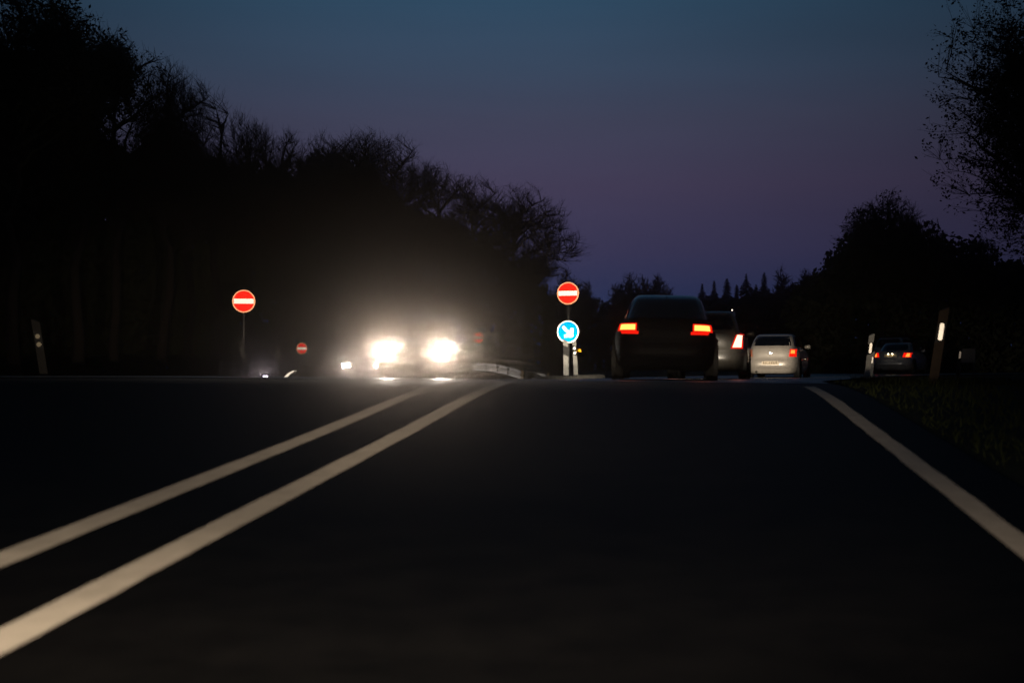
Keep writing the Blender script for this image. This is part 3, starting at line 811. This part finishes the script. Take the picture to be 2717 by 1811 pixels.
def conifer(px, D, topy, hwpx, seed, label):
    rng = np.random.default_rng(seed); x = at(px, D); z0 = zg(x, D) - .1; H = EYE + (HY - topy) / FPX * D - z0; hw = hwpx / FPX * D
    e = empty('conifer', (x, D, z0)); tag(e, label, 'conifer', 'distant conifers on the horizon')
    b = MB(); b.cyl((0, 0, 0), (0, 0, H*.97), .16, .02, 8); b.build('trunk', 'bark', e)
    v = []; f = []
    for i in range(1300):
        t = rng.uniform(0, 1) ** .8; z = H * (.12 + .88 * t); rad = hw * 3.6 * (1 - t) ** .95 * rng.uniform(.4, 1.1) * (.8 + .3 * math.sin(z * 2.1 + seed)) + .10
        a = rng.uniform(0, 2*math.pi); r0 = rad * rng.uniform(0, .4); c, d = math.cos(a), math.sin(a)
        i0 = len(v); wv = .12 + .2 * (1 - t)
        v += [(r0*c, r0*d, z), (rad*c - d*wv, rad*d + c*wv, z - .35*rad), (rad*1.15*c, rad*1.15*d, z - .30*rad), (rad*c + d*wv, rad*d - c*wv, z - .38*rad)]
        f.append((i0, i0+1, i0+2, i0+3))
    mesh_obj('crown', v, f, 'leaf', e)
for px, ty, hw, sd_, lab in [(1863, 752, 16, 1, 'first dark conifer right of the black car roof'), (1895, 744, 18, 2, 'second conifer from the black car, slim spire'),
        (1929, 738, 26, 3, 'broad third conifer from the black car'), (1955, 755, 18, 4, 'short fourth conifer from the black car'),
        (1980, 726, 22, 5, 'tall fifth conifer with the sharpest spire'), (2006, 754, 20, 6, 'short sixth conifer between the two tall spires'),
        (2028, 722, 26, 7, 'tallest conifer near the dark right slope'), (2064, 750, 24, 8, 'last conifer before the dark right slope')]:
    conifer(px, 180, ty, hw, sd_, lab)

tree('tree', 2810, 34, -300, 410, 31, 'big leafy tree overhanging the right edge of the picture', leaf=7, leafsize=.05, nlimb=46, nsub=460, ntwig=5600, lobes=34, low=.05, flat=.8, lrad=(.17, .36), group='trees on the right')
tree('tree', 2330, 79, 492, 165, 32, 'pointed tree crowning the dark right-hand thicket', leaf=1, leafsize=.10, low=.3, group='trees on the right')
tree('tree', 2400, 81, 535, 120, 33, 'rounder tree just right of the pointed one', low=.3, group='trees on the right')
tree('tree', 2470, 80, 575, 110, 34, 'sparse bare tree between the thicket and the big right tree', ntwig=1300, low=.3, group='trees on the right')
tree('tree', 2600, 80, 610, 120, 35, 'low bare tree under the big right tree', low=.3, group='trees on the right')

# thickets: masses of twigs and leaves too dense to tell plants apart
def thicket(name, label, prof, dfun, size, dens, seed, depth, rough=9):
    rng = np.random.default_rng(seed); P = np.array(prof, float)
    px0, px1 = P[0, 0], P[-1, 0]; v = []; f = []
    k = 0
    Dm = dfun((px0 + px1) / 2)
    area = sum((P[i+1, 0] - P[i, 0]) * (HY + 8 - (P[i, 1] + P[i+1, 1]) / 2) for i in range(len(P)-1)) * (Dm / FPX) ** 2
    n = int(area * dens / (size * size * 1.1))
    PX = rng.uniform(px0, px1, n * 2); TY = np.interp(PX, P[:, 0], P[:, 1])
    TY = TY + rough * (np.sin(PX / 23 + seed) + np.sin(PX / 9.7 + 2*seed) * .7 + np.sin(PX / 51) * .8)
    hmax = HY + 10 - P[:, 1].min()
    YY = HY + 10 - rng.uniform(0, hmax, n * 2)
    ok = YY > TY + np.abs(rng.normal(0, 14, n * 2)) * 1.0
    PX, YY = PX[ok], YY[ok]
    n = len(PX); Dn = np.array([dfun(p) for p in PX])
    c = np.stack([(PX - CX) / FPX * Dn, Dn + rng.uniform(-depth, depth, n), np.maximum(EYE + (HY - YY) / FPX * Dn, -.5)], 1)
    a = rng.normal(0, 1, (n, 3)); a /= np.linalg.norm(a, axis=1)[:, None]
    b_ = np.cross(a, rng.normal(0, 1, (n, 3))); b_ /= np.linalg.norm(b_, axis=1)[:, None] + 1e-9
    s_ = size * rng.uniform(.5, 1.4, (n, 1))
    v = np.stack([c - a*s_, c + b_*s_*.5, c + a*s_, c - b_*s_*.5], 1).reshape(-1, 3)
    f = np.arange(4*n).reshape(-1, 4)
    tag(mesh_obj(name, v, f, 'leaf'), label, 'thicket', kind='stuff')
thicket('thicket', 'dense dark wood and undergrowth left of the slip road',
        [(-60, 110), (60, 140), (150, 190), (200, 320), (300, 385), (420, 430), (550, 440), (700, 450), (790, 440), (900, 430), (1000, 460), (1080, 540), (1180, 600), (1300, 630), (1400, 700), (1440, 740), (1470, 830), (1485, 940)],
        lambda px: 58 + 46 * max(0, px) / 1450, .22, 12, 5, 4)
thicket('thicket', 'distant dark treeline along the horizon',
        [(1440, 800), (1500, 762), (1560, 785), (1600, 800), (1650, 765), (1750, 770), (1790, 815), (1850, 800), (1900, 785), (1950, 788), (2000, 778), (2050, 775), (2150, 745), (2230, 745)],
        lambda px: 198, .40, 7, 6, 6, 4)
thicket('thicket', 'dark thicket rising on the slope at the right',
        [(2110, 800), (2150, 742), (2200, 700), (2240, 650), (2280, 600), (2330, 575), (2390, 600), (2440, 630), (2520, 650), (2600, 690), (2780, 690)],
        lambda px: 84, .2, 10, 7, 5)

# verge grass near the crest
rng = np.random.default_rng(11); v = []; f = []
for i in range(9000):
    s = rng.uniform(9, 34); l = 1.95 + abs(rng.normal(0, 2.2))
    x, y = xy(s, l)
    # keep off the branch road
    if y > 20 and abs(x - I(y, [18, 24, 32, 48], [1.9, 2.6, 4.4, 9.0])) < 3.2: continue
    z = zg(x, y) - .03; h = rng.uniform(.04, .13) * (1.2 if l > 2.6 else .7); a = rng.uniform(0, math.pi); wv = .006
    lx, ly = rng.normal(0, .04, 2); i0 = len(v)
    v += [(x - wv*math.cos(a), y - wv*math.sin(a), z), (x + wv*math.cos(a), y + wv*math.sin(a), z), (x + lx, y + ly, z + h)]
    f.append((i0, i0+1, i0+2))
tag(mesh_obj('grass', v, f, 'grass'), 'short grass on the right verge at the crest', 'grass', kind='stuff')

# ------------------------------------------------------------------ haze added for the headlight glow
b = MB(); b.box(-70, 90, -32, 240, -3.6, 17)
hz = b.build('haze', None)
hm = bpy.data.materials.new('glow_haze'); hm.use_nodes = True; t = hm.node_tree; t.nodes.clear()
pv = t.nodes.new('ShaderNodeVolumePrincipled'); pv.inputs['Color'].default_value = (1, .87, .79, 1)
pv.inputs['Density'].default_value = .0007; pv.inputs['Anisotropy'].default_value = .983
o = t.nodes.new('ShaderNodeOutputMaterial'); t.links.new(pv.outputs[0], o.inputs['Volume'])
hm.cycles.volume_sampling = 'EQUIANGULAR'; hz.data.materials.append(hm); tag(hz, kind='stuff', label='thin haze added over the road for the headlight glow')
